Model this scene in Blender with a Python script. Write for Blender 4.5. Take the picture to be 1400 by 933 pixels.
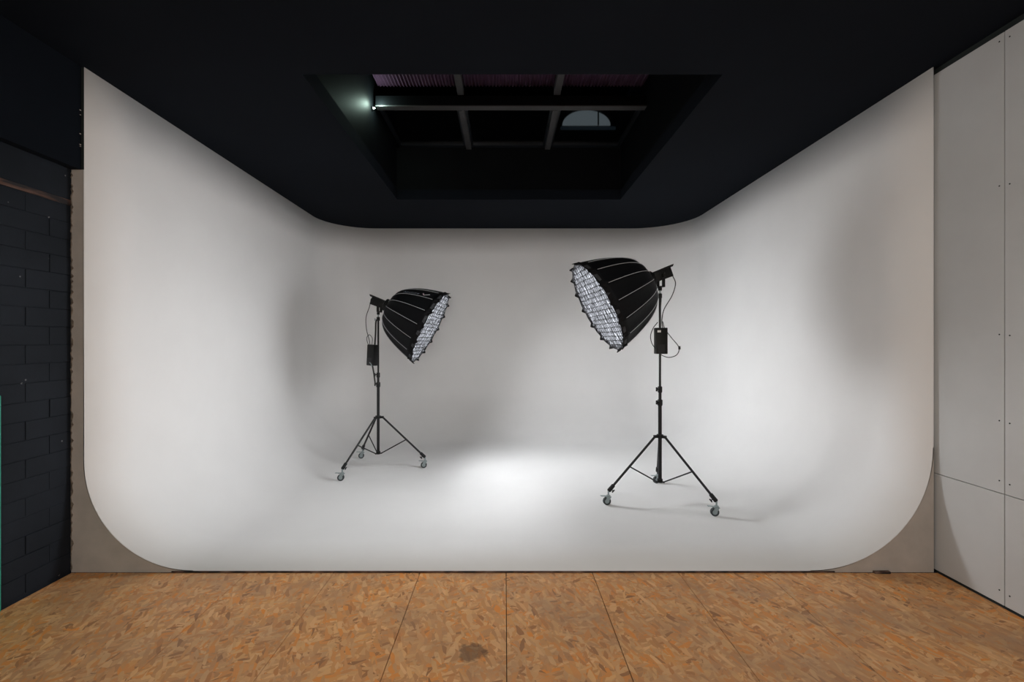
import bpy, bmesh, math, random
from mathutils import Vector, Matrix
for o in list(bpy.data.objects): bpy.data.objects.remove(o)
SC = bpy.context.scene
COL = SC.collection
PI = math.pi
random.seed(7)

# ------------------------------------------------------------------ camera, world, exposure
CAM_H = 1.454                       # eye height above the studio floor
cam = bpy.data.cameras.new('camera')
cam.sensor_width = 36.0
cam.lens = 626.0 / 1400.0 * 36.0    # wide lens, about 96 degrees across
cam.shift_x = 10.0 / 1400.0
cam.clip_start = 0.05
camo = bpy.data.objects.new('camera', cam); COL.objects.link(camo)
camo.location = (0, 0, CAM_H); camo.rotation_euler = (PI/2, 0, 0)
SC.camera = camo

w = bpy.data.worlds.new('night_sky'); SC.world = w; w.use_nodes = True
w.node_tree.nodes['Background'].inputs[0].default_value = (0.010, 0.011, 0.018, 1)
w.node_tree.nodes['Background'].inputs[1].default_value = 0.35

SC.view_settings.view_transform = 'Standard'
SC.view_settings.look = 'None'
SC.view_settings.gamma = 1.0
SC.view_settings.exposure = 0.0
SC.view_settings.use_curve_mapping = False

LAMP_RIGHT, LAMP_LEFT = 46.5, 60.0   # radiance of the two softbox diffusers
REAR_FILL_W = 58.0                      # added soft warm fill for the light of the room behind the camera
TOP_FILL_W = 34.0                       # added fill over the front floor, out of view overhead

# ------------------------------------------------------------------ room measures (metres, y away from camera)
YF = 2.90                           # front edge of the cyclorama
YB = 7.06                           # its back wall
XL, XR = -2.663, 2.712              # its side walls
ZC = 3.19                           # ceiling
WXL, WXR = -2.745, 2.737            # brick wall, white panels
YR = -2.0                           # rear wall behind the camera
SKX0, SKX1, SKY0, SKY1 = -1.33, 1.43, 2.98, 5.63

def fill_lights():
    l = bpy.data.lights.new('rear_fill_light', 'AREA'); l.shape = 'RECTANGLE'
    l.size = 2.8; l.size_y = 1.3; l.energy = REAR_FILL_W; l.color = (1.0, 0.93, 0.85)
    o = bpy.data.objects.new('rear_fill_light', l); COL.objects.link(o)  # unseen fill added at the rear wall, facing the cove
    o.location = (0.0, -1.9, 1.3); o.rotation_euler = (PI/2, 0, 0)
    l = bpy.data.lights.new('overhead_fill_light', 'AREA'); l.shape = 'RECTANGLE'
    l.size = 1.5; l.size_y = 0.5; l.energy = TOP_FILL_W; l.color = (1.0, 0.95, 0.89)
    o = bpy.data.objects.new('overhead_fill_light', l); COL.objects.link(o)  # unseen fill added above the front floor
    o.location = (0.25, 1.3, 3.14); o.rotation_euler = (math.radians(22), 0, 0)
fill_lights()

# ------------------------------------------------------------------ materials
def mat(name, col=(.5,.5,.5), rough=.6, metal=0.0, spec=0.5, emit=None, es=1.0):
    m = bpy.data.materials.new(name); m.use_nodes = True
    b = m.node_tree.nodes['Principled BSDF']
    b.inputs['Base Color'].default_value = (*col, 1)
    b.inputs['Roughness'].default_value = rough
    b.inputs['Metallic'].default_value = metal
    b.inputs['Specular IOR Level'].default_value = spec
    if emit:
        b.inputs['Emission Color'].default_value = (*emit, 1)
        b.inputs['Emission Strength'].default_value = es
    return m
def nd(m, typ, **kw):
    n = m.node_tree.nodes.new(typ)
    for k, v in kw.items():
        if k in n.inputs.keys(): n.inputs[k].default_value = v
        else: setattr(n, k, v)
    return n
def lk(m, a, b): m.node_tree.links.new(a, b)
def ramp(m, fac, stops, interp='LINEAR'):
    r = nd(m, 'ShaderNodeValToRGB'); cr = r.color_ramp; cr.interpolation = interp
    while len(cr.elements) < len(stops): cr.elements.new(0.5)
    for e, (p, c) in zip(cr.elements, stops):
        e.position = p; e.color = (*c, 1) if len(c) == 3 else c
    lk(m, fac, r.inputs[0]); return r.outputs[0]
def coords(m, scale=(1,1,1), rot=(0,0,0), loc=(0,0,0)):
    tc = nd(m, 'ShaderNodeNewGeometry')
    mp = nd(m, 'ShaderNodeMapping'); mp.inputs['Scale'].default_value = scale
    mp.inputs['Rotation'].default_value = rot; mp.inputs['Location'].default_value = loc
    lk(m, tc.outputs['Position'], mp.inputs[0]); return mp.outputs[0]
def noise(m, vec, scale, detail=3, rough=.5):
    n = nd(m, 'ShaderNodeTexNoise'); n.inputs['Scale'].default_value = scale
    n.inputs['Detail'].default_value = detail; n.inputs['Roughness'].default_value = rough
    lk(m, vec, n.inputs['Vector']); return n.outputs['Fac']
def mixc(m, fac, a, b, mode='MIX'):
    n = nd(m, 'ShaderNodeMix', data_type='RGBA', blend_type=mode)
    for s, v in ((0, fac), (6, a), (7, b)):
        if hasattr(v, 'links'): lk(m, v, n.inputs[s])
        else: n.inputs[s].default_value = v if s == 0 else (*v, 1)
    return n.outputs[2]
def bsdf(m): return m.node_tree.nodes['Principled BSDF']
def bump(m, h, strength, dist):
    b = nd(m, 'ShaderNodeBump'); b.inputs['Strength'].default_value = strength
    b.inputs['Distance'].default_value = dist
    lk(m, h, b.inputs['Height']); lk(m, b.outputs[0], bsdf(m).inputs['Normal'])

def painted(name, c, var=.05, rough=.7, nscale=2.0, bumpd=.0004, spec=.3):
    m = mat(name, c, rough, spec=spec)
    v = coords(m)
    n1 = noise(m, v, nscale, 5, .6)
    lo = tuple(x*(1-var) for x in c); hi = tuple(min(1, x*(1+var)) for x in c)
    lk(m, ramp(m, n1, [(.3, lo), (.7, hi)]), bsdf(m).inputs['Base Color'])
    bump(m, noise(m, v, 90, 3), .35, bumpd)
    return m
M = {}
M['cyc'] = painted('white_cyclorama_paint', (.84, .84, .84), .02, .62, 1.3, .0006, .25)
M['plaster'] = painted('bare_grey_plaster', (.46, .425, .39), .10, .85, 5, .0012, .15)
M['ceil'] = painted('black_ceiling_paint', (.0058, .0078, .0115), .10, .85, 1.5, .0006, .06)
M['shaft'] = painted('black_shaft_paint', (.0035, .004, .005), .2, .6, 3, .0008, .06)
M['panel'] = painted('pale_grey_board', (.56, .57, .57), .035, .6, 2.5, .0003, .3)
M['satin'] = mat('satin_black_frame', (.006,.008,.011), .4, spec=.3)
M['gap'] = mat('dark_gap', (.01, .016, .016), .9)
M['skyframe'] = painted('dark_grey_window_paint', (.040, .040, .042), .15, .5, 6, .0004)
M['crumb'] = painted('dry_filler', (.20, .17, .14), .5, .9, 40, .003)

def brick_mat():
    m = mat('black_painted_brick', (.02,.022,.028), .65, spec=.14)
    v = coords(m)
    base = ramp(m, noise(m, v, 3.0, 4), [(.3, (.0085,.0112,.0155)), (.7, (.0135,.0172,.0235))])
    vo = nd(m, 'ShaderNodeTexVoronoi'); vo.inputs['Scale'].default_value = 9
    lk(m, v, vo.inputs['Vector'])
    sp = ramp(m, vo.outputs['Distance'], [(.0, (1,1,1)), (.035, (1,1,1)), (.05, (0,0,0))])
    lk(m, mixc(m, sp, base, (.20,.20,.21)), bsdf(m).inputs['Base Color'])
    bump(m, noise(m, v, 60, 4, .6), .6, .0015)
    return m
M['brick'] = brick_mat()
def woodstrip_mat():
    m = mat('raw_reddish_batten', (.2,.1,.06), .8)
    v = coords(m)
    c = ramp(m, noise(m, coords(m, (1,.3,3)), 14, 4), [(.40, (.012,.010,.011)), (.52, (.085,.040,.027)), (.72, (.18,.13,.105))])
    lk(m, c, bsdf(m).inputs['Base Color']); bump(m, noise(m, v, 40, 4), .5, .002)
    return m
M['batten'] = woodstrip_mat()

def osb_mat():
    m = mat('osb_board', (.3,.15,.07), .55, spec=.35)
    T = m.node_tree
    cols = [(0.0, (.78,.38,.13)), (.14, (.52,.25,.11)), (.28, (.86,.50,.22)), (.42, (.62,.32,.15)), (.54, (.85,.30,.045)),
            (.66, (.66,.37,.18)), (.78, (.90,.55,.27)), (.92, (.60,.24,.08)), (1.0, (.26,.12,.06))]
    cur = None; height = None
    warp = nd(m, 'ShaderNodeTexNoise'); warp.inputs['Scale'].default_value = 7; warp.inputs['Detail'].default_value = 2
    lk(m, coords(m), warp.inputs['Vector'])
    for i, (ang, sc) in enumerate([(.9, 12), (2.0, 13), (1.5, 10), (.35, 15), (1.75, 13), (2.7, 17), (1.2, 16)]):
        base = coords(m, (1,1,1), (0,0,ang), (i*3.1, i*1.7, 0))
        add = nd(m, 'ShaderNodeVectorMath', operation='MULTIPLY_ADD')
        lk(m, warp.outputs['Color'], add.inputs[0]); add.inputs[1].default_value = (.05,.05,0); lk(m, base, add.inputs[2])
        mp = nd(m, 'ShaderNodeMapping'); mp.inputs['Scale'].default_value = (1.0, 3.4, 0.0)
        lk(m, add.outputs[0], mp.inputs[0])
        vo = nd(m, 'ShaderNodeTexVoronoi'); vo.inputs['Scale'].default_value = sc; vo.inputs['Randomness'].default_value = 1
        lk(m, mp.outputs[0], vo.inputs['Vector'])
        sep = nd(m, 'ShaderNodeSeparateColor'); lk(m, vo.outputs['Color'], sep.inputs[0])
        c = ramp(m, sep.outputs[0], cols, 'CONSTANT' if False else 'LINEAR')
        if cur is None: cur = c; height = sep.outputs[2]
        else:
            gt = nd(m, 'ShaderNodeMath', operation='GREATER_THAN'); lk(m, sep.outputs[1], gt.inputs[0]); gt.inputs[1].default_value = .62
            cur = mixc(m, gt.outputs[0], cur, c)
            mh = nd(m, 'ShaderNodeMix', data_type='FLOAT'); lk(m, gt.outputs[0], mh.inputs[0]); lk(m, height, mh.inputs[2]); lk(m, sep.outputs[2], mh.inputs[3])
            height = mh.outputs[0]
    v = coords(m)
    # flakes blend toward a common tan
    soft = mixc(m, .24, cur, (.66,.31,.10))
    # trodden-in grey dirt, orange varnish patches
    dirt = ramp(m, noise(m, v, 2.3, 5, .65), [(.45, (0,0,0)), (.70, (.75,.75,.75))])
    c2 = mixc(m, dirt, soft, (.42,.25,.14))
    dk = ramp(m, noise(m, coords(m, (1,1.4,1)), 11, 4, .7), [(.64, (0,0,0)), (.80, (.55,.55,.55))])
    c3 = mixc(m, dk, c2, (.085,.045,.028))
    # one dried stain near the camera
    st = nd(m, 'ShaderNodeVectorMath', operation='DISTANCE'); st.inputs[1].default_value = (-.155, 2.15, -.012)
    lk(m, coords(m), st.inputs[0])
    ns = noise(m, v, 22, 3)
    ad = nd(m, 'ShaderNodeMath', operation='MULTIPLY_ADD'); lk(m, ns, ad.inputs[0]); ad.inputs[1].default_value = -.11; lk(m, st.outputs['Value'], ad.inputs[2])
    sm = ramp(m, ad.outputs[0], [(.0, (.62,.62,.62)), (.02, (0,0,0))])
    c4 = mixc(m, sm, c3, (.085,.05,.032))
    lk(m, c4, bsdf(m).inputs['Base Color'])
    rr = ramp(m, noise(m, v, 5, 3), [(.3, (.5,.5,.5)), (.7, (.72,.72,.72))]); lk(m, rr, bsdf(m).inputs['Roughness'])
    bump(m, height, .35, .0012)
    return m
M['osb'] = osb_mat()
def fabric_mat():
    m = mat('black_softbox_fabric', (.0040,.0045,.006), .6, spec=.16)
    v = coords(m)
    bump(m, noise(m, v, 26, 4, .6), .45, .004)
    return m
M['fabric'] = fabric_mat()
M['piping'] = mat('pale_grey_piping', (.45,.47,.50), .6)
M['silver'] = mat('silver_lining', (.75,.75,.80), .4, .3)
M['band'] = mat('black_webbing', (.005,.005,.006), .8, spec=.2)
M['grid'] = painted('grid_strips', (.040,.042,.047), .5, .8, 30, .001)
M['hem'] = mat('black_hem', (.003,.003,.0035), .8, spec=.1)
M['tube'] = mat('satin_black_tube', (.005,.0055,.007), .4, 0, .35)
M['plastic'] = mat('black_plastic', (.005,.0055,.006), .5, spec=.3)
M['plastic_lt'] = mat('scuffed_black_plastic', (.014,.015,.017), .4, spec=.4)
M['chrome'] = mat('zinc_plated_steel', (.34,.40,.41), .35, .8)
M['tyre'] = mat('dark_rubber', (.035,.045,.048), .6)
M['white'] = mat('white_print', (.8,.8,.8), .6)
M['grey_print'] = mat('dull_grey_print', (.20,.23,.28), .6)
M['pink_print'] = mat('pinkish_print', (.70,.50,.58), .6)
M['A_print'] = mat('light_grey_print', (.33,.33,.36), .6)
M['red'] = mat('red_plastic', (.22,.02,.02), .5)
M['cable'] = mat('black_cable_rubber', (.014,.014,.014), .5)
M['teal'] = mat('teal_paint', (.02,.30,.21), .6)

def diffuser_mat(L):
    m = bpy.data.materials.new('glowing_diffuser_cloth'); m.use_nodes = True
    t = m.node_tree; t.nodes.clear()
    out = nd(m, 'ShaderNodeOutputMaterial'); mx = nd(m, 'ShaderNodeMixShader'); g = nd(m, 'ShaderNodeNewGeometry')
    e = nd(m, 'ShaderNodeEmission'); e.inputs[0].default_value = (.965, .98, 1.0, 1); e.inputs[1].default_value = L
    d = nd(m, 'ShaderNodeBsdfDiffuse')
    lk(m, g.outputs['Backfacing'], mx.inputs[0]); lk(m, e.outputs[0], mx.inputs[1]); lk(m, d.outputs[0], mx.inputs[2])
    lk(m, mx.outputs[0], out.inputs[0])
    return m
M['diffuser_right'] = diffuser_mat(LAMP_RIGHT); M['diffuser_left'] = diffuser_mat(LAMP_LEFT)

# ------------------------------------------------------------------ mesh helpers
class MB:
    def __init__(s): s.v = []; s.f = []; s.m = []; s.mats = []
    def mi(s, mt):
        if mt not in s.mats: s.mats.append(mt)
        return s.mats.index(mt)
    def add(s, vs, fs, mt=None, X=None):
        n = len(s.v); k = s.mi(mt) if mt else 0
        s.v += [tuple(X @ Vector(p)) if X else tuple(p) for p in vs]
        for f in fs: s.f.append(tuple(i+n for i in f)); s.m.append(k)
        return s
    def box(s, a, b, mt=None, X=None, bv=0.0):
        (x0,y0,z0),(x1,y1,z1) = a, b
        if bv <= 0:
            vs = [(x,y,z) for z in (z0,z1) for y in (y0,y1) for x in (x0,x1)]
            fs = [(0,2,3,1),(4,5,7,6),(0,1,5,4),(2,6,7,3),(0,4,6,2),(1,3,7,5)]
            return s.add(vs, fs, mt, X)
        bm = bmesh.new(); bmesh.ops.create_cube(bm, size=1)
        for q in bm.verts:
            q.co = Vector(((x0+x1)/2+q.co.x*(x1-x0), (y0+y1)/2+q.co.y*(y1-y0), (z0+z1)/2+q.co.z*(z1-z0)))
        bmesh.ops.bevel(bm, geom=list(bm.edges), offset=bv, segments=2, affect='EDGES', profile=.5)
        bm.verts.index_update()
        vs = [tuple(q.co) for q in bm.verts]; fs = [tuple(q.index for q in f.verts) for f in bm.faces]; bm.free()
        return s.add(vs, fs, mt, X)
    def tube(s, pts, r, mt=None, seg=10, X=None, caps=True):
        pts = [Vector(p) for p in pts]; rs = r if isinstance(r, (list,tuple)) else [r]*len(pts)
        vs = []; fs = []; n = len(pts)
        t0 = (pts[1]-pts[0]).normalized()
        ref = Vector((0,0,1)) if abs(t0.z) < .9 else Vector((1,0,0))
        u = t0.cross(ref).normalized()
        for i, p in enumerate(pts):
            t = (pts[min(i+1,n-1)]-pts[max(i-1,0)])
            t = t.normalized() if t.length > 1e-9 else t0
            u = (u - t*u.dot(t)).normalized(); w_ = t.cross(u)
            for k in range(seg):
                a = 2*PI*k/seg; vs.append(p + (u*math.cos(a)+w_*math.sin(a))*rs[i])
        for i in range(n-1):
            for k in range(seg):
                a, b = i*seg+k, i*seg+(k+1)%seg
                fs.append((a, b, b+seg, a+seg))
        if caps: fs.append(tuple(reversed(range(seg)))); fs.append(tuple(range((n-1)*seg, n*seg)))
        return s.add([tuple(v) for v in vs], fs, mt, X)
    def build(s, name, mt=None, parent=None, smooth=None, loc=None):
        me = bpy.data.meshes.new(name); me.from_pydata(s.v, [], s.f)
        mats = s.mats if any(s.mats) else []
        for q in (mats or [mt]): me.materials.append(q)
        if mats:
            for p, k in zip(me.polygons, s.m): p.material_index = k
        bm = bmesh.new(); bm.from_mesh(me); bmesh.ops.recalc_face_normals(bm, faces=bm.faces); bm.to_mesh(me); bm.free()
        o = bpy.data.objects.new(name, me); COL.objects.link(o)
        if parent: o.parent = parent
        if loc: o.location = loc
        if smooth: me.shade_smooth(); me.set_sharp_from_angle(angle=smooth)
        return o
SM = math.radians(40)
def empty(name, loc=(0,0,0), label=None, cat=None, group=None, kind=None, parent=None):
    o = bpy.data.objects.new(name, None); COL.objects.link(o); o.location = loc
    o.empty_display_size = .1
    if parent: o.parent = parent
    tag(o, label, cat, group, kind); return o
def tag(o, label=None, cat=None, group=None, kind=None):
    for k, v in (('label',label),('category',cat),('group',group),('kind',kind)):
        if v: o[k] = v
    return o
def spline(pts, n=8):
    P = [Vector(p) for p in pts]; P = [2*P[0]-P[1]] + P + [2*P[-1]-P[-2]]; out = []
    for i in range(1, len(P)-2):
        for k in range(n):
            t = k/n; a,b,c,d = P[i-1],P[i],P[i+1],P[i+2]
            out.append(.5*((2*b)+(c-a)*t+(2*a-5*b+4*c-d)*t*t+(3*b-a-3*c+d)*t**3))
    out.append(P[-2]); return out

# ------------------------------------------------------------------ cyclorama
RL, RR = .695, .78                  # cove radii
CL, CR = .705, .79                  # corner radii
def cyc_shell():
    path = []                       # (point, inward normal, cove radius)
    for k in range(9): path.append((Vector((XL, YF+(YB-CL-YF)*k/8, 0)), Vector((1,0,0)), RL))
    for k in range(1, 25):
        a = PI/2*k/24; path.append((Vector((XL+CL-CL*math.cos(a), YB-CL+CL*math.sin(a), 0)), Vector((math.cos(a),-math.sin(a),0)), RL))
    for k in range(1, 9):
        t = k/8; path.append((Vector((XL+CL+(XR-CR-XL-CL)*t, YB, 0)), Vector((0,-1,0)), RL+(RR-RL)*t))
    for k in range(1, 25):
        a = PI/2*(1-k/24); path.append((Vector((XR-CR+CR*math.cos(a), YB-CR+CR*math.sin(a), 0)), Vector((-math.cos(a),-math.sin(a),0)), RR))
    for k in range(1, 9): path.append((Vector((XR, YB-CR-(YB-CR-YF)*k/8, 0)), Vector((-1,0,0)), RR))
    zs = 6; NA = 24; vs = []; fs = []
    for P, N, R in path:
        for j in range(zs): vs.append(P + Vector((0,0,ZC+.005-(ZC+.005-R)*j/zs)))
        for j in range(NA+1):
            a = PI/2*j/NA; vs.append(P + N*(R*(1-math.cos(a))) + Vector((0,0,R*(1-math.sin(a)))))
    n = zs+NA+1
    for i in range(len(path)-1):
        for j in range(n-1): fs.append((i*n+j, (i+1)*n+j, (i+1)*n+j+1, i*n+j+1))
    fs.append(tuple(i*n+n-1 for i in range(len(path))))
    me = bpy.data.meshes.new('wall_cyclorama'); me.from_pydata([tuple(v) for v in vs], [], fs); me.materials.append(M['cyc'])
    bm = bmesh.new(); bm.from_mesh(me); bmesh.ops.recalc_face_normals(bm, faces=bm.faces)
    bm.faces.ensure_lookup_table()
    if bm.faces[-1].normal.z < 0: bmesh.ops.reverse_faces(bm, faces=bm.faces)
    bm.to_mesh(me); bm.free(); me.shade_smooth()
    o = bpy.data.objects.new('wall_cyclorama', me); COL.objects.link(o)
    sd = o.modifiers.new('thickness', 'SOLIDIFY'); sd.thickness = .006; sd.offset = -1
    tag(o, 'seamless white infinity cove, one painted curve of floor and three walls', kind='structure')
    return o
cyc = cyc_shell()
def end_face(name, outer_x, edge_x, R, sgn, ztop, label):
    """plaster face closing the wedge between the cove's front edge and the corner"""
    prof = [(outer_x, 0-.012), (edge_x + sgn*R, 0-.012)]
    for k in range(21):
        a = PI/2*(1-k/20); prof.append((edge_x+sgn*(R*(1-math.cos(a))) - sgn*.0055*math.sin(a), R*(1-math.sin(a)) - .0055*math.cos(a)))
    prof += [(edge_x - sgn*.0055, ztop), (outer_x, ztop)]
    vs = [(x, YF, z) for x, z in prof] + [(x, YF+.06, z) for x, z in prof]; n = len(prof)
    fs = [tuple(range(n)), tuple(reversed(range(n, 2*n)))] + [(i, i+n, (i+1)%n+n, (i+1)%n) for i in range(n)]
    o = MB().add(vs, fs).build(name, M['plaster'], cyc)
    o['label'] = label; return o
end_face('end_face', WXL, XL, RL, 1, 2.54, 'bare grey plaster end beside the black bricks')
end_face('end_face', XR+.006, XR, RR, -1, RR, 'bare grey plaster wedge beside the white panels')
# thin brown edging where the cove floor meets the chipboard, and a chipped piece at the right
b = MB(); b.box((XL+RL*.8, YF-.006, -.012), (XR-RR*.8, YF, -.003)); b.build('edging_strip', M['batten'], cyc)
b = MB(); b.box((2.33, YF-.02, -.012), (2.43, YF, .001), bv=.002); b.build('loose_splinter', M['batten'], cyc)
# crumbly filler along the brick wall
b = MB(); prev = None
nz = 150
for side in range(1):
    pts = []
    for i in range(nz+1):
        z = 2.52*i/nz
        pts.append((WXL+.001+random.random()**2*.016, YF-.002-random.random()*.008, z))
    for i in range(nz):
        (xa,ya,za), (xb,yb,zb) = pts[i], pts[i+1]
        b.add([(WXL-.004,YF,za),(xa,ya,za),(xb,yb,zb),(WXL-.004,YF,zb),(xa,YF+.002,za),(xb,YF+.002,zb)], [(0,1,2,3),(1,4,5,2)])
o = b.build('filler_bead', M['crumb'], cyc); o['label'] = 'rough crumbling filler line'

# ------------------------------------------------------------------ left wall: black bricks, render band, beam
wl = MB().box((WXL-.16, YR, -.02), (WXL-.0045, YF+.0, ZC)).build('wall_left', M['brick'])
tag(wl, 'black painted brick side wall left of the white cove', kind='structure')
BL, BH, BD = .2715, .1062, .10
proto = MB().box((-BD, -BL/2, -BH/2), (0, BL/2, BH/2), bv=.0022).build('brick', M['brick'], wl)
first = True; pl, ph = .275, .1095
for r in range(21):
    zc = .008 + ph*(r+.5)
    y = YF - .002 - (pl*.5 if r % 2 else 0)
    cells = [(YF-.002-pl*.25, .5)] if r % 2 else []
    while y > .75: cells.append((y-pl/2, 1.0)); y -= pl
    for yc, sc in cells:
        q = proto if first else proto.copy()
        if not first: COL.objects.link(q)
        first = False; q.parent = wl
        q.location = (WXL + random.uniform(-.0025, .0015), yc, zc); q.scale = (1, sc*(1.0 if sc == 1 else .97), 1)
        q.rotation_euler = (random.uniform(-.004,.004), 0, random.uniform(-.006,.006))
zt = .008 + ph*21
MB().box((WXL-.006, YR, -.01), (WXL-.001, .72, zt)).build('plain_brickwork', M['brick'], wl)
o = MB().box((WXL-.02, YR, zt+.002), (WXL+.004, YF-.003, zt+.036), bv=.002).build('batten', M['batten'], wl); o['label'] = 'raw reddish-brown batten'
MB().box((WXL-.02, YR, zt+.037), (WXL+.002, YF-.001, 2.56), bv=.001).build('render_band', M['brick'], wl)
bmx = MB(); N = 40
prof = []
for i in range(N+1):
    y = YR + (YF-.002-YR)*i/N
    j = random.uniform(-.002, .002)
    prof.append((y, j))
for i in range(N):
    (ya, ja), (yb, jb) = prof[i], prof[i+1]
    x = XL-.018
    bmx.add([(x+ja,ya,2.54+ja),(x+jb,yb,2.54+jb),(x,yb,ZC),(x,ya,ZC),(WXL-.02,ya,2.54),(WXL-.02,yb,2.54)], [(0,1,2,3),(0,4,5,1)])
bmx.add([(XL-.018,YF-.002,2.54),(XL-.018,YF-.002,ZC),(WXL-.02,YF-.002,ZC),(WXL-.02,YF-.002,2.54)], [(0,1,2,3)])
beam = bmx.build('trim_beam', M['ceil'])
tag(beam, 'black plastered beam running along the top of the brick wall', kind='structure')
b = MB()                                                # flecks of plaster showing at the beam's end
for i in range(6):
    z = 2.58 + random.random()*.55; s = random.uniform(.0015, .004)
    b.box((XL-.017, YF-.012-s, z), (XL-.0135, YF-.006, z+s*1.6), bv=.001)
b.build('plaster_chips', M['plaster'], beam)
MB().box((XL-.03, YF-.001, 2.54), (XL-.001, YF+.04, ZC)).build('trim_cove_side', M['gap'])['kind'] = 'structure'

# ------------------------------------------------------------------ right wall: pale boards with screws
wr = MB().box((WXR+.012, YR, -.02), (WXR+.16, YF+.6, ZC)).build('wall_right', M['gap'])
tag(wr, 'side wall right of the white cove, clad in pale grey boards', kind='structure')
SEAMZ, PTOP, PBOT = .613, 3.150, .002
ys = [YR, -1.243, .007, 1.257, 2.507, YF+.45]
screws = MB()
def screw(parent, y, z):
    MB().tube([(WXR+.001, y, z), (WXR-.0012, y, z)], .0042, seg=8).build('screw', M['gap'], parent)
for i in range(5):
    for j, (za, zb) in enumerate(((PBOT, SEAMZ-.002), (SEAMZ+.002, PTOP))):
        p = MB().box((WXR, ys[i]+.0025, za), (WXR+.012, ys[i+1]-.0025, zb), bv=.001).build('panel', M['panel'], wr)
        if i >= 3:
            zz = [.07] if j == 0 else [.675, 1.007, 1.484, 2.306, 3.105]
            for z in zz:
                if i == 4: screw(p, 2.507+.026, z+.006)
                if i == 3: screw(p, 2.507-.026, z)
# ------------------------------------------------------------------ rear wall, ceiling, floor
o = MB().box((WXL-.16, YR-.12, -.02), (WXR+.16, YR, ZC+.06)).build('wall_rear', M['panel']); tag(o, 'pale wall behind the camera', kind='structure')
b = MB(); H1 = ZC+.08
b.box((WXL-.2, YR-.12, ZC), (SKX0, YB+.2, H1)); b.box((SKX1, YR-.12, ZC), (WXR+.2, YB+.2, H1))
b.box((SKX0, YR-.12, ZC), (SKX1, SKY0, H1)); b.box((SKX0, SKY1, ZC), (SKX1, YB+.2, H1))
ceil = b.build('ceiling', M['ceil']); tag(ceil, 'flat matt black ceiling with a deep skylight opening', kind='structure')
fl = MB().box((WXL-.16, YR, -.08), (WXR+.16, YF+.0, -.032)).build('floor', M['gap']); tag(fl, 'floor of brown wood-chip boards in front of the cove', kind='structure')
xs = [WXL+.004] + [.009+.545*k for k in range(-5, 6)]
xs = [x for x in xs if WXL < x < WXR] + [WXR+.012]
xs = sorted(xs)
for i in range(len(xs)-1):
    cut = .45 if i % 2 else -.5
    for ya, yb in ((YR, cut), (cut, YF-.003)):
        jz = random.uniform(-.0012, 0)
        q = MB().box((xs[i]+.0019, ya+.001, -.032), (xs[i+1]-.0019, yb-.001, -.012+jz), bv=.0008).build('chipboard', M['osb'], fl)
MB().box((WXR-.002, YR, -.012), (WXR+.0, YF, -.002)).build('shadow_gap_right', M['gap'])['kind'] = 'structure'  # dark strip put in for the shadow gap under the boards

# ------------------------------------------------------------------ skylight
ZG = CAM_H + 2.40                                        # far glazing
sh = MB()
sh.box((SKX0-.05, SKY0, H1-.01), (SKX0, SKY1+.05, 4.35)); sh.box((SKX1, SKY0, H1-.01), (SKX1+.05, SKY1+.05, 4.35))
sh.box((SKX0-.05, SKY0-.05, H1-.01), (SKX1+.05, SKY0, 4.35)); sh.box((SKX0-.05, SKY1, H1-.01), (SKX1+.05, SKY1+.05, ZG-.02))
shaft = sh.build('wall_skylight_shaft', M['shaft']); tag(shaft, 'black lined shaft of the skylight above the cove', kind='structure')
lip = MB(); 
lip.box((SKX0, SKY1-.012, ZC), (SKX1, SKY1, ZC+.125)); o = lip.build('lining_board', M['ceil'], shaft)
o = MB().box((SKX0, SKY0, ZC), (SKX0+.012, SKY1-.012, ZC+.125)).build('lining_board', M['ceil'], shaft)
o = MB().box((SKX1-.012, SKY0, ZC), (SKX1, SKY1-.012, ZC+.125)).build('lining_board', M['ceil'], shaft)
win = empty('window_skylight', (0,0,0), 'dark skylight of six bays between a grey cross beam and rafters', kind='structure')
YM = 4.60
cb = MB().box((SKX0+.03, YM+.004, CAM_H+2.372), (SKX1, YM+.081, CAM_H+2.47), bv=.003).build('cross_beam', M['shaft'], win)
MB().box((SKX0+.03, YM, CAM_H+2.36), (SKX1, YM+.085, CAM_H+2.3715), bv=.002).build('lit_underside', M['skyframe'], cb)  # underside coloured grey as if lit, while the beam face stays black
RX = [-.44, .525]
def rafter(x, y0, y1, z0, hgt):
    MB().box((x-.033, y0, z0), (x+.033, y1, z0+hgt), bv=.003).build('rafter', M['skyframe'], win)
for x in RX:
    rafter(x, YM+.085, SKY1, CAM_H+2.355, .05); rafter(x, SKY0, YM, CAM_H+2.47, .07)
bays = [SKX0, RX[0], RX[1], SKX1]
mglass = mat('dark_window_glass', (.9,.95,1), .03)
bsdf(mglass).inputs['Transmission Weight'].default_value = 1.0; bsdf(mglass).inputs['IOR'].default_value = 1.3
mpurp = painted('purple_corrugated_sheet', (.055,.026,.052), .25, .5, 3, .0005)
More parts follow.
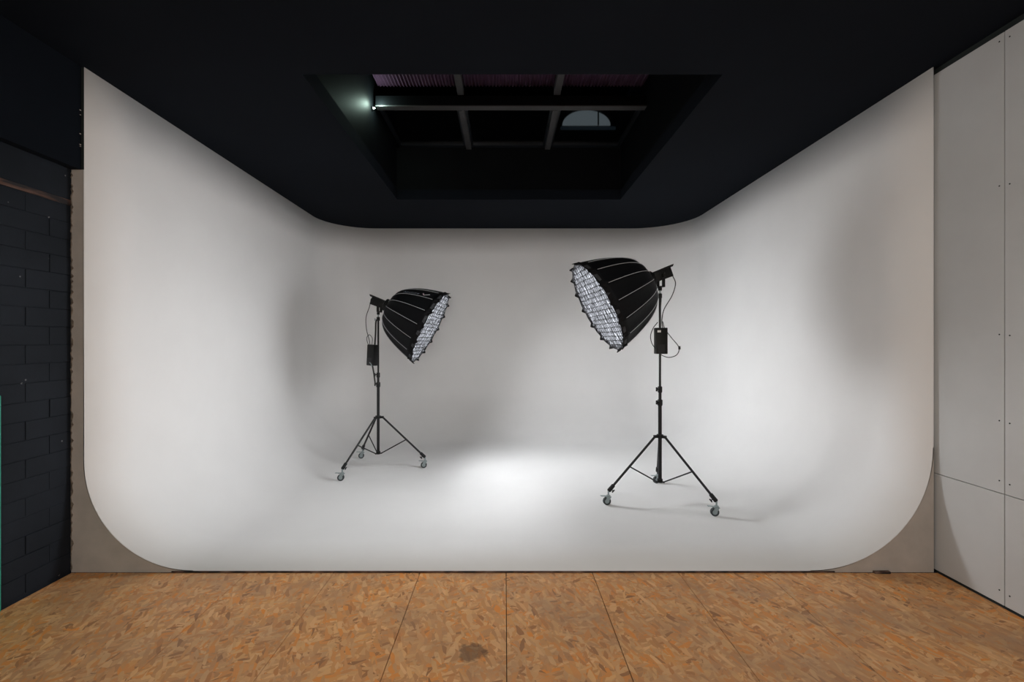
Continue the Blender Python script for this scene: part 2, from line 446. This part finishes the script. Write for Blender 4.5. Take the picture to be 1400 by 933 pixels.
for i in range(3):
    x0, x1 = bays[i]+.02, bays[i+1]-.02
    if i == 0: x0 += .02
    pn = MB().box((x0, YM+.09, ZG+.005), (x1, SKY1-.03, ZG+.010)).build('pane', mglass, win)
    fr = MB()
    fr.box((x0, SKY1-.06, ZG-.02), (x1, SKY1-.0, ZG+.02)); fr.box((x0, YM+.085, ZG-.02), (x1, YM+.115, ZG+.02))
    fr.box((x0, YM+.115, ZG-.02), (x0+.035, SKY1-.06, ZG+.02)); fr.box((x1-.035, YM+.115, ZG-.02), (x1, SKY1-.06, ZG+.02))
    fr.build('pane_frame', M['satin'], win)
    # corrugated sheet over the near bays
    vs = []; fs = []; n = int((x1-x0)/.0085)
    for k in range(n+1):
        x = x0+(x1-x0)*k/n; z = CAM_H+2.60+.010*math.sin(2*PI*(x-x0)/.034)
        for y in (SKY0, YM+.07): vs.append((x, y, z))
        for y in (SKY0, YM+.07): vs.append((x, y, z+.003))
    for k in range(n):
        a = 4*k; fs += [(a, a+4, a+5, a+1), (a+2, a+3, a+7, a+6), (a+1, a+5, a+7, a+3)]
    o = MB().add(vs, fs).build('roof_sheet', mpurp, win); o['label'] = 'purple corrugated roof sheet'
# neighbouring roof wall with an arched fanlight, seen through the right-hand bay
YN = 8.2
nb = MB().box((-3, YN, ZC+.1), (4, YN+.2, 6.5)).build('neighbour_wall', M['shaft'])
tag(nb, 'dark outer wall beyond the skylight holding an arched window', kind='structure')
fan = empty('fanlight', (1.46, YN, CAM_H+3.86), 'pale arched fanlight seen through the right bay of the skylight', 'window')
mfan = mat('pale_lit_fanlight', (.2,.23,.25), .5, emit=(.75,.88,.92), es=.085)
mblue = mat('bluish_glow_sill', (.05,.07,.09), .5, emit=(.4,.6,.75), es=.010)  # faint bluish glow put into the sill
W2, HH = .46, .27
arc = [(-W2+.03, 0), (W2-.03, 0)] + [((W2-.03)*math.cos(PI*k/20), HH*math.sin(PI*k/20)) for k in range(1, 20)]
n = len(arc)
MB().add([(x,-.02,z) for x,z in arc]+[(x,0,z) for x,z in arc], [tuple(range(n)), tuple(reversed(range(n,2*n)))]+[(i,(i+1)%n,(i+1)%n+n,i+n) for i in range(n)]).build('arched_pane', mfan, fan)
MB().box((.20,-.04,0), (.222,-.005,.30)).build('glazing_bar', M['shaft'], fan)
MB().box((-W2-.0,-.04,-.075), (W2+.06,-.0,-.03)).build('sill', mblue, fan)
MB().tube([((W2+.0)*math.cos(PI*k/24), -.02, HH*1.1*math.sin(PI*k/24)) for k in range(25)], .02, seg=6).build('arch_frame', M['shaft'], fan)

# little lamp in the shaft at the left end of the cross beam
sl = empty('shaft_lamp', (SKX0+.001, YM-.02, CAM_H+2.33), 'small bright lamp on the shaft wall at left end of skylight beam', 'lamp')
MB().tube([(0,0,0), (.012,0,0)], .022, seg=16).build('base', M['plastic'], sl, SM)
MB().tube([(.012,0,0), (.026,0,0), (.032,0,0)], [.009,.009,.003], seg=12).build('bulb', mat('lamp_bulb', (1,1,1), .4, emit=(.80,1.0,.86), es=2.2), sl, SM)
pl_ = bpy.data.lights.new('shaft_lamp_light', 'POINT'); pl_.energy = 4.5; pl_.color = (.72, 1.0, .86); pl_.shadow_soft_size = .015
po = bpy.data.objects.new('shaft_lamp_light', pl_); COL.objects.link(po); po.parent = sl; po.location = (.08, -.03, .03)

# ------------------------------------------------------------------ teal board at the left edge of the view
o = MB().box((0, -.35, 0), (.014, 0, 1.17), bv=.002).build('teal_board', M['teal'], None, None, (WXL+.0015, 2.482, -.012))
tag(o, 'narrow teal-green board leaning flat against the black brick wall', 'board')

# ------------------------------------------------------------------ light stands
def stand(name, base, angs, R, ztube, ztop, label, knob_dir, coll2):
    t = empty(name, base, label, 'light stand', 'wheeled light stands in the cove')
    ZL, ZB = .582, .180
    # centre column and telescopic sections
    MB().tube([(0,0,ZB-.012), (0,0,ztube)], .0165, seg=16).build('centre_column', M['tube'], t, SM)
    MB().tube([(0,0,ztube), (0,0,coll2)], .0135, seg=14).build('middle_section', M['tube'], t, SM)
    MB().tube([(0,0,coll2), (0,0,ztop-.035)], .0105, seg=14).build('upper_section', M['tube'], t, SM)
    lc = MB(); lc.tube([(0,0,ZL-.014), (0,0,ZL+.016)], .030, seg=16)
    for a in angs:
        X = Matrix.Rotation(a, 4, 'Z'); lc.box((.02,-.013,ZL-.012), (.062,.013,ZL+.012), X=X, bv=.003)
    lc.build('leg_collar', M['plastic'], t, SM)
    bc = MB(); bc.tube([(0,0,ZB-.02), (0,0,ZB+.012)], .024, seg=16)
    for a in angs:
        X = Matrix.Rotation(a, 4, 'Z'); bc.box((.015,-.008,ZB-.016), (.045,.008,ZB-.004), X=X, bv=.002)
    bc.build('brace_collar', M['plastic'], t, SM)
    for zc, rr, rk in ((ztube, .023, .0175), (coll2, .020, .015)):
        c = MB(); c.tube([(0,0,zc-.038), (0,0,zc-.030), (0,0,zc+.012), (0,0,zc+.018)], [rr*.85, rr, rr, rr*.8], seg=14)
        c = c.build('clamp_collar', M['plastic'], t, SM)
        X = Matrix.Rotation(knob_dir, 4, 'Z')
        k = MB(); k.tube([(.01,0,zc-.006), (.032,0,zc-.006)], .006, X=X, seg=8); k.box((.030,-.006,zc-.026), (.044,.006,zc+.012), X=X, bv=.003)
        k.build('locking_knob', M['plastic'], c, SM)
    # spigot
    MB().tube([(0,0,ztop-.06), (0,0,ztop-.055), (0,0,ztop-.02), (0,0,ztop-.015)], [.014,.0185,.0185,.012], seg=14).build('top_collar', M['plastic'], t, SM)
    s = MB(); s.tube([(0,0,ztop-.02), (0,0,ztop+.03)], .008, seg=10); s.build('spigot', M['chrome'], t, SM)
    k = MB(); X = Matrix.Rotation(knob_dir, 4, 'Z'); k.tube([(.01,0,ztop-.045), (.036,0,ztop-.045)], .005, X=X, seg=8); k.box((.034,-.005,ztop-.06), (.042,.005,ztop-.03), X=X, bv=.002)
    k.build('top_knob', M['chrome'], t, SM)
    zk = .112                                            # height of caster stem top
    for a in angs:
        X = Matrix.Rotation(a, 4, 'Z')
        p0 = Vector((.05, 0, ZL)); p1 = Vector((R-.008, 0, zk+.016))
        leg = MB(); leg.tube([p0, p1], .0105, X=X, seg=12); leg = leg.build('leg', M['tube'], t, SM)
        d = (p1-p0).normalized(); s0 = p1 - d*.062; s1 = p1 + d*.012
        MB().tube([s0, s0+d*.006, s1-d*.008, s1], [.013,.017,.018,.012], X=X, seg=12).build('leg_socket', M['plastic'], leg, SM)
        k = MB(); q = p1 - d*.022; nn = Vector((-d.z, 0, d.x)) * (-1 if d.z < 0 else 1)
        dn = Vector((-.62, 0, -.78)); k.tube([q, q+dn*.036], .0045, X=X, seg=8)
        e = q+dn*.036; k.tube([e+Vector((-.012,0,.011)), e+Vector((.010,0,-.010))], .006, X=X, seg=8)
        k.build('wing_screw', M['plastic'], leg, SM)
        pm = p0 + (p1-p0)*.56
        MB().tube([(.036,0,ZB-.010), pm+Vector((0,0,-.004))], .0062, X=X, seg=8).build('brace', M['tube'], t, SM)
        # caster
        sa = 0.0                                         # brake pedals all swing to the left, as in the photograph
        C = X @ Vector((R, 0, 0))
        Y = Matrix.Translation(C) @ Matrix.Rotation(caster_yaw(base, C), 4, 'Z')
        cs = MB()
        cs.tube([(0,0,.070), (0,0,.120)], .0075, M['chrome'], seg=10, X=Y)
        cs.tube([(0,0,.072), (0,0,.086)], .017, M['chrome'], seg=16, X=Y)
        for sy in (-1, 1):
            y0, y1 = sy*.0155, sy*.0175
            vs = [(-.020,y0,.074),(.020,y0,.074),(-.006,y0,.026),(-.024,y0,.026),(-.030,y0,.040)]
            vs += [(x, y1, z) for x,_,z in vs]
            cs.add(vs, [(0,1,2,3,4),(9,8,7,6,5)]+[(i,(i+1)%5,(i+1)%5+5,i+5) for i in range(5)], M['chrome'], Y)
        cs.box((-.022,-.0175,.070), (.022,.0175,.074), M['chrome'], Y)
        ca = cs.build('caster', None, t, SM)
        wc = -.015
        wh = MB(); 
        ring = [(0,.011,.034-.004),(0,.011,.030)]
        def disc(r0, r1, yy, mt, z=.034):
            n = 24; vs = []; fs = []
            for r_, y_ in ((r0,-yy),(r1,-yy),(r1,yy),(r0,yy)):
                for k in range(n): vs.append((wc+r_*math.cos(2*PI*k/n), y_, z+r_*math.sin(2*PI*k/n)))
            for q in range(4):
                for k in range(n): fs.append((q*n+k, q*n+(k+1)%n, ((q+1)%4)*n+(k+1)%n, ((q+1)%4)*n+k))
            wh.add(vs, fs, mt, Y)
        disc(.021, .034, .0115, M['tyre']); disc(.001, .0215, .009, M['chrome']); disc(.001, .006, .0185, M['chrome'])
        wh.build('wheel', None, ca, SM)
        bp = MB(); bp.box((-.040,-.013,.075), (-.005,.013,.079), X=Y, bv=.001)
        bp.box((-.072,-.014,-.0015), (-.0,.014,.0015), X=Y @ Matrix.Translation((-.0,0,.078)) @ Matrix.Rotation(.06, 4, 'Y'), bv=.0005)
        bp.build('brake_pedal', M['chrome'], ca)
    return t
def caster_yaw(base, C): return YAWS.pop(0)
YAWS = [.15, -.1, .3,   .05, 0.1, 0.15]

# ------------------------------------------------------------------ softboxes
NR, H, RIM = 16, .53, .440
def prad(t): return max(.07, RIM*(max(t, 1e-4))**.28)
def surf(t, s, off=0.0):
    """point on the softbox skin: t 0..1 from the speed ring to the rim, s = angle in panels"""
    k = math.floor(s); f = s-k; r = prad(t)+off
    a0, a1 = 2*PI*k/NR, 2*PI*(k+1)/NR
    p = Vector((math.cos(a0), math.sin(a0), 0))*(1-f) + Vector((math.cos(a1), math.sin(a1), 0))*f
    sag = 1 - .030*4*f*(1-f)*min(1, t*3)*(1-.5*t)
    return Vector((p.x*r*sag, p.y*r*sag, t*H))
def frame(n):
    n = Vector(n).normalized(); X = Vector((0,0,1)).cross(n).normalized(); Y = n.cross(X)
    return Matrix(((X.x,Y.x,n.x),(X.y,Y.y,n.y),(X.z,Y.z,n.z)))
TS = [0, .006, .02, .045, .08, .13, .2, .3, .4, .52, .64, .76, .88, 1.0]
def softbox(name, apex, n, label, glow):
    t = empty(name, apex, label, 'softbox', 'deep black softboxes with egg-crate grids')
    t.rotation_euler = frame(n).to_euler()
    for k in range(NR):
        vs = []; fs = []; nf = 6
        for tt in TS:
            for i in range(nf+1):
                f = i/nf; q = surf(tt, k+min(f, .99999)); vs.append(tuple(q))
        for a in range(len(TS)-1):
            for i in range(nf): c = a*(nf+1)+i; fs.append((c, c+1, c+nf+2, c+nf+1))
        me = bpy.data.meshes.new('fabric_panel'); me.from_pydata(vs, [], fs); me.materials.append(M['fabric']); me.materials.append(M['silver'])
        me.shade_smooth()
        p = bpy.data.objects.new('fabric_panel', me); COL.objects.link(p); p.parent = t
        sd = p.modifiers.new('cloth', 'SOLIDIFY'); sd.thickness = .0016; sd.offset = -1
        pts = [surf(tt, k, .0015) for tt in [.012,.03,.06,.1,.16,.23,.32,.42,.54,.66,.78,.89]]
        MB().tube(pts, .0025, seg=6).build('seam_piping', M['piping'], p)
        # rod pocket tab past the rim
        a = 2*PI*k/NR; X = Matrix.Rotation(a, 4, 'Z')
        r0 = prad(.93)
        tb = MB(); rm = prad(1.0)
        q = [(r0-.002,-.036,.95*H),(r0-.002,.036,.95*H),(rm+.004,.036,H+.004),(rm+.012,.005,H+.030),(rm+.012,-.005,H+.030),(rm+.004,-.036,H+.004)]
        vs = q + [(x-.004, y, z) for x, y, z in q]
        tb.add(vs, [tuple(range(6)), tuple(range(11, 5, -1))] + [(i, i+6, (i+1)%6+6, (i+1)%6) for i in range(6)], None, X)
        tb.build('rod_pocket', M['band'], p)
    # rim band
    rb = MB(); ns = NR*4; vs = []; fs = []
    for j, (dr, z) in enumerate(((.002, H-.035), (.003, H+.012), (-.006, H+.012), (-.008, H-.035))):
        for k in range(ns):
            q = surf(1.0, NR*k/ns, 0); rr = math.hypot(q.x, q.y); sc = (rr+dr)/rr
            vs.append((q.x*sc, q.y*sc, z + .003*math.sin(k*1.7)))
    for j in range(4):
        for k in range(ns): fs.append((j*ns+k, j*ns+(k+1)%ns, ((j+1)%4)*ns+(k+1)%ns, ((j+1)%4)*ns+k))
    rb.add(vs, fs); rb.build('rim_band', M['band'], t)
    # glowing diffuser cloth
    RD = .415; n_ = 48
    vs = [(RD*math.cos(2*PI*k/n_), RD*math.sin(2*PI*k/n_), H-.030) for k in range(n_)]
    me = bpy.data.meshes.new('diffuser'); me.from_pydata(vs, [], [tuple(range(n_))]); me.materials.append(glow)
    d = bpy.data.objects.new('diffuser', me); COL.objects.link(d); d.parent = t; d['label'] = 'glowing white inner cloth'
    # egg-crate grid
    rnd = random.Random(3); P = .0435; RG = .425; g = MB(); ng = int(RG/P)
    z0, z1 = H-.024, H+.001
    lean = (z1-z0)*math.tan(math.radians(13))       # strips given a lean that lifts the beams towards the lamp's own axis
    jit = {}
    def J(i, j, top):
        if (i,j,top) not in jit:
            s = .005 if top else .001
            jit[(i,j,top)] = (rnd.uniform(-s,s), rnd.uniform(-s,s) + (lean if top else 0), rnd.uniform(-.006,.005) if top else 0)
        return jit[(i,j,top)]
    th = .0006
    for ori in (0, 1):
        for i in range(-ng, ng+1):
            h = math.sqrt(max(0, RG*RG-(i*P)**2)); m_ = int(h/P)
            js = [-h] + [j*P for j in range(-m_, m_+1)] + [h]; ids = [-m_-1] + list(range(-m_, m_+1)) + [m_+1]
            vs = []; hem = []
            for v_, jd in zip(js, ids):
                key = (i, jd) if ori == 0 else (jd, i)
                for top, z in ((0, z0), (1, z1)):
                    dx, dy, dz = J(*key, top)
                    x, y = (i*P, v_) if ori == 0 else (v_, i*P)
                    ring = []
                    for s in (-th, th): ring.append((x+dx+(s if ori == 0 else 0), y+dy+(s if ori else 0), z+dz))
                    vs += ring
                    if top:
                        e = .0012
                        hem += [(q[0]+(e*sg if ori == 0 else 0), q[1]+(e*sg if ori else 0), zz) for q, sg in zip(ring, (-1,1)) for zz in (z+dz-.0035, z+dz+.001)]
            fs = []
            for c in range(len(js)-1):
                a = 4*c; fs += [(a, a+4, a+6, a+2), (a+1, a+3, a+7, a+5), (a+2, a+6, a+7, a+3)]
            g.add(vs, fs, M['grid'])
            fs = []
            for c in range(len(js)-1):
                a = 4*c; fs += [(a, a+4, a+5, a+1), (a+2, a+3, a+7, a+6), (a+1, a+5, a+7, a+3), (a, a+2, a+6, a+4)]
            g.add(hem, fs, M['hem'])
    # outer sewn edge of the grid, puckered
    vs = []; fs = []; n_ = 96
    for k in range(n_):
        a = 2*PI*k/n_; r_ = RG+.004+rnd.uniform(-.003,.003)
        vs += [(r_*math.cos(a), r_*math.sin(a), z0), ((r_+.002)*math.cos(a), (r_+.002)*math.sin(a), z1+.003+rnd.uniform(-.004,.004))]
    for k in range(n_): a = 2*k; c = 2*((k+1)%n_); fs.append((a, c, c+1, a+1))
    g.add(vs, fs, M['grid'])
    gr = g.build('egg_crate_grid', None, t); gr['label'] = 'pale-looking lattice of fabric strips'
    # speed ring
    sr = MB(); sr.tube([(0,0,-.058), (0,0,-.05), (0,0,.004), (0,0,.010)], [.055,.072,.078,.07], seg=32); sr.build('speed_ring', M['plastic'], t, SM)
    k = MB()
    for a in range(16):
        X = Matrix.Rotation(2*PI*a/16, 4, 'Z'); k.box((.070,-.008,-.012), (.092,.008,.006), X=X, bv=.002)
    k.build('rod_sockets', M['plastic'], t)
    return t
def print_on(parent, body, t0, s0, size, m, flip=1, name='lettering', verts=None, faces=None):
    """flat print laid on the skin: x runs from the ring to the rim, y across the panel"""
    if verts is None:
        cu = bpy.data.curves.new(name, 'FONT'); cu.body = body; cu.size = size; cu.resolution_u = 3
        tmp = bpy.data.objects.new(name, cu); COL.objects.link(tmp)
        bpy.context.view_layer.update()
        me0 = tmp.to_mesh(); verts = [tuple(v.co) for v in me0.vertices]; faces = [tuple(p.vertices) for p in me0.polygons]
        tmp.to_mesh_clear(); bpy.data.objects.remove(tmp)
    out = []
    for x, y, _ in verts:
        tt = t0 + x/(H*1.12); r = prad(tt); s = s0 + flip*y/(r*2*PI/NR)
        q = surf(tt, s, .003); out.append(tuple(q))
    me = bpy.data.meshes.new(name); me.from_pydata(out, [], faces); me.materials.append(m)
    o = bpy.data.objects.new(name, me); COL.objects.link(o); o.parent = parent
    sd = o.modifiers.new('ink', 'SOLIDIFY'); sd.thickness = .0008
    return o

def text_mesh(name, body, size, m, parent):
    cu = bpy.data.curves.new(name, 'FONT'); cu.body = body; cu.size = size; cu.extrude = .0006; cu.align_x = 'CENTER'; cu.align_y = 'CENTER'
    tmp = bpy.data.objects.new(name, cu); COL.objects.link(tmp); bpy.context.view_layer.update()
    me0 = tmp.to_mesh(); me = bpy.data.meshes.new(name)
    me.from_pydata([tuple(v.co) for v in me0.vertices], [], [tuple(p.vertices) for p in me0.polygons])
    tmp.to_mesh_clear(); bpy.data.objects.remove(tmp); me.materials.append(m)
    o = bpy.data.objects.new(name, me); COL.objects.link(o); o.parent = parent
    return o
# ------------------------------------------------------------------ lamp head on its yoke
def lamp_head(name, top, apex, n, label, mark=False):
    """top = world point of the spigot top; body lies along n behind the softbox ring"""
    t = empty(name, top, label, 'studio lamp', 'studio lamp heads behind the softboxes')
    L = Matrix.Translation(Vector(apex)-Vector(top)) @ frame(n).to_4x4()    # local z along the beam, y up
    b = MB(); b.box((-.052,-.048,-.192), (.052,.040,-.028), X=L, bv=.006); body = b.build('lamp_body', M['plastic'], t, SM)
    c = MB(); vs = [(-.048,.036,-.215),(.048,.036,-.215),(.048,.038,-.035),(-.048,.038,-.035),(-.046,.056,-.232),(.046,.056,-.232),(.046,.048,-.040),(-.046,.048,-.040)]
    c.add(vs, [(3,2,1,0),(4,5,6,7),(0,1,5,4),(1,2,6,5),(2,3,7,6),(3,0,4,7)], X=L)
    c.build('control_panel', M['plastic_lt'], t)
    f = MB()
    for i in range(7): z = -.06-.02*i; f.box((-.054,-.044,z-.004), (.054,.034,z), X=L, bv=.001)
    f.build('cooling_fins', M['plastic'], body)
    MB().tube([L @ Vector((0,.005,-.190)), L @ Vector((0,.005,-.208))], .013, seg=12).build('cable_socket', M['plastic'], body, SM)
    # yoke: two upright arms from the pivot down to a foot over the spigot
    piv = L @ Vector((0, -.012, -.098)); side = (L.to_3x3() @ Vector((1,0,0))).normalized()
    y = MB(); h = piv.z
    wd = Vector((-side.y, side.x, 0)); wd.normalize()
    zb = .012
    for s in (-1, 1):
        a = piv + side*(.060*s); foot = Vector((a.x, a.y, zb))
        R_ = Matrix((( *wd.to_2d(), 0),(0,0,0),(0,0,1)))
        cx = [a + wd*.014*u + side*.003*v for u in (-1,1) for v in (-1,1)]
        vs = [(p.x, p.y, z) for z in (zb, piv.z+.02) for p in cx]
        y.add(vs, [(0,1,3,2),(4,6,7,5),(0,2,6,4),(1,5,7,3),(0,4,5,1),(2,3,7,6)])
    c0 = Vector((piv.x, piv.y, zb))
    vs = [tuple(c0 + side*.063*u + wd*.014*v + Vector((0,0,w_))) for w_ in (-.004,.006) for u in (-1,1) for v in (-1,1)]
    y.add(vs, [(0,1,3,2),(4,6,7,5),(0,2,6,4),(1,5,7,3),(0,4,5,1),(2,3,7,6)])
    y.build('yoke', M['plastic'], t)
    MB().tube([(0,0,-.02), (0,0,.0), Vector((0,0,.010)).lerp(c0, .5), c0], [.016,.018,.014,.014], seg=12).build('mount', M['plastic'], t, SM)
    k = MB(); k.tube([piv+side*.060, piv+side*.088], .017, seg=14); k.build('tilt_knob', M['plastic'], t, SM)
    if mark:                                             # small light mark on the side of the body
        o = text_mesh('mark', 'A', .042, M['A_print'], t)
        p = L @ Vector((.0535, -.010, -.115)); o.location = p
        o.rotation_euler = (PI/2, 0, math.atan2(side.y, side.x)+PI/2)
        o['label'] = 'small pale mark'
    return t, L

def power_pack(name, base, rz, tilt, label, red=False):
    t = empty(name, base, label, 'power supply', 'black power supply boxes on the stands')
    t.rotation_euler = (0, tilt, rz)
    b = MB(); b.box((-.050,-.040,0), (.050,.040,.235), bv=.006); b.build('housing', M['plastic'], t, SM)
    b = MB(); b.box((-.038,-.043,.008), (.022,-.039,.085), bv=.001); b.build('front_plate', M['plastic_lt'], t)
    if not red:
        b = MB(); b.box((-.043,-.0425,.193), (-.013,-.0395,.212)); b.build('paper_label', M['white'], t)
    else:
        b = MB(); b.box((-.056,-.015,.145), (-.049,.015,.185), bv=.002); b.build('switch', M['red'], t)
        b = MB(); b.tube([(.0,-.043,.035), (.022,-.046,.022), (.035,-.043,-.004)], .006, seg=8); b.build('clip', M['chrome'], t)
    b = MB(); b.box((.046,-.018,.0), (.054,.018,.23), bv=.002); b.build('side_rail', M['plastic'], t)
    return t
def cable(name, pts, r, label, m='cable', group='lamp cables'):
    o = MB().tube(spline(pts, 8), r, seg=8).build(name, M[m], None, SM)
    tag(o, label, 'cable', group); return o

D = math.radians
BR = Vector((1.421, 4.19, 0)); BLs = Vector((-1.447, 5.24, 0))
NRt = (-.883, -.079, -.462); NLt = (.885, -.029, -.456)
stand('light_stand', BR, [D(194), D(311), D(74)], .515, .900, 1.905, 'black tripod stand on casters, nearer the camera on the right', D(200), 1.02)
stand('light_stand', BLs, [D(243), D(1), D(126)], .535, .965, 1.745, 'black tripod stand on casters, farther back on the left', D(185), 1.075)
APR = Vector((1.335, 4.19, 2.025)); APL = Vector((-1.338, 5.24, 1.855))
NRl = (-.94, -.08, -.345); NLl = (.94, -.03, -.345)      # the lamp heads tip down a little less than their boxes
sbR = softbox('softbox', APR+Vector((-.026, 0, -.018)), NRt, 'black softbox on right stand, glowing grid face tilted down left', M['diffuser_right'])
sbL = softbox('softbox', APL+Vector((.014, 0, -.006)), NLt, 'black softbox on left stand, lettered top, glowing face tilted down right', M['diffuser_left'])
hR, LR = lamp_head('studio_lamp', BR+Vector((0,0,1.935)), APR, NRl, 'black lamp head on a yoke atop the right stand', True)
hL, LL = lamp_head('studio_lamp', BLs+Vector((0,0,1.775)), APL, NLl, 'black lamp head on a yoke atop the left stand')
# light leaking out, put in as a silvery flap near the ring of the right softbox
def flap(parent, s0, s1, t0, t1):
    vs = []; fs = []; n = 6
    for i in range(n+1):
        tt = t0+(t1-t0)*i/n; wv = math.sin(PI*i/n)*.5
        for s in ((s0+s1)/2-(s1-s0)*wv, (s0+s1)/2+(s1-s0)*wv): vs.append(tuple(surf(tt, s, .004 + .016*wv)))
    for i in range(n): a = 2*i; fs.append((a, a+1, a+3, a+2))
    o = MB().add(vs, fs).build('light_leak_flap', M['silver'], parent); o['label'] = 'silvery flap standing in for light leaking at a gap'
    sd = o.modifiers.new('cloth', 'SOLIDIFY'); sd.thickness = .001
flap(sbR, 3.0, 4.3, .03, .17)
# print on the left softbox
print_on(sbL, 'Aputure', .22, 5.74, .060, M['grey_print'], flip=-1)
def bar(a, b_, w_):
    a, b_ = Vector((*a,0)), Vector((*b_,0)); d = (b_-a).normalized(); nn = Vector((-d.y, d.x, 0))*w_/2
    return [tuple(a-nn), tuple(b_-nn), tuple(b_+nn), tuple(a+nn)]
print_on(sbL, '', .62, 5.72, 0, M['pink_print'], flip=-1, name='logo_stroke', verts=bar((0,.045), (.028,0), .014), faces=[(0,1,2,3)])
print_on(sbL, '', .62, 5.72, 0, M['white'], flip=-1, name='logo_stroke', verts=bar((.022,.002), (.085,.045), .012), faces=[(0,1,2,3)])

power_pack('power_supply', BR+Vector((-.014,-.062,1.338)), 0, 0, 'black power box with a small white label, strapped to right stand')
power_pack('power_supply', BLs+Vector((-.050,-.068,1.178)), D(-25), D(3), 'black power box with a red switch, hanging from left stand', True)

def at(px, py, y): return (( px-690)*y/626, y, CAM_H-(py-466.5)*y/626)
yr = 4.19
rear = LR @ Vector((0,.005,-.208)) + BR + Vector((0,0,1.935))
cable('lamp_cable', [tuple(rear), at(920,378,yr), at(923.5,388,yr), at(919,404,yr), at(908,423,yr), at(905,438,yr-.02), at(906,449.5,yr-.06)], .0042,
      'black cable arcing from the right lamp head down to its power box')
cable('mains_cable', [at(906,440,yr-.03), at(909,450,yr-.09), at(918,462,yr-.1), at(928,475,yr-.1), at(925.5,485,yr-.1), at(915,489,yr-.1), at(905,486,yr-.07), at(902,482,yr-.06)], .0036,
      'thin black cable loop hanging to the right of the right power box', group='thin cable loops')
cable('strap_cable', [at(899,441,yr-.03), at(893,449,yr-.08), at(889.5,459,yr-.09), at(891,469,yr-.09), at(896,477,yr-.07)], .0036,
      'thin black cable bowing out left of the right power box', group='thin cable loops')
o = MB().tube([at(928.7,473.5,yr-.1), at(929,478,yr-.1)], .010, seg=8).build('cable_toggle', M['plastic']); tag(o, 'small black toggle on the cable loop right of right power box', 'toggle')
o.parent = None
yl = 5.24
rear = LL @ Vector((0,.005,-.208)) + BLs + Vector((0,0,1.775))
cable('lamp_cable', [tuple(rear), at(505,420,yl), at(500.5,434,yl), at(501,450,yl), at(504.5,464,yl-.02), at(506,473,yl-.03)], .0042,
      'black cable drooping from the left lamp head to its power box')
cable('mains_cable', [at(508.5,472,yl-.03), at(509,463,yl-.05), at(505,458,yl-.05), at(501.5,462,yl-.05), at(503,470,yl-.05), at(507,474,yl-.03)], .0036,
      'small thin cable loop above the left power box', group='thin cable loops')
cable('hanging_strap', [at(517,437.5,yl-.02), at(514,440,yl-.03), at(513.5,455,yl-.03), at(512.5,472,yl-.03)], .009,
      'black strap holding the left power box from the pole top', group='straps')
cable('hanging_strap', [at(509,499,yl-.02), at(511,510,yl-.02), at(512.5,521,yl-.02), at(513.5,525,yl-.02), at(517.5,524,yl-.02)], .009,
      'black strap running from left power box down to the pole clamp', group='straps')
cable('hanging_strap', [at(903.5,407,yr-.028), at(902.5,425,yr-.028), at(902,450,yr-.045)], .008,
      'black strap holding the right power box below the lamp', group='straps')
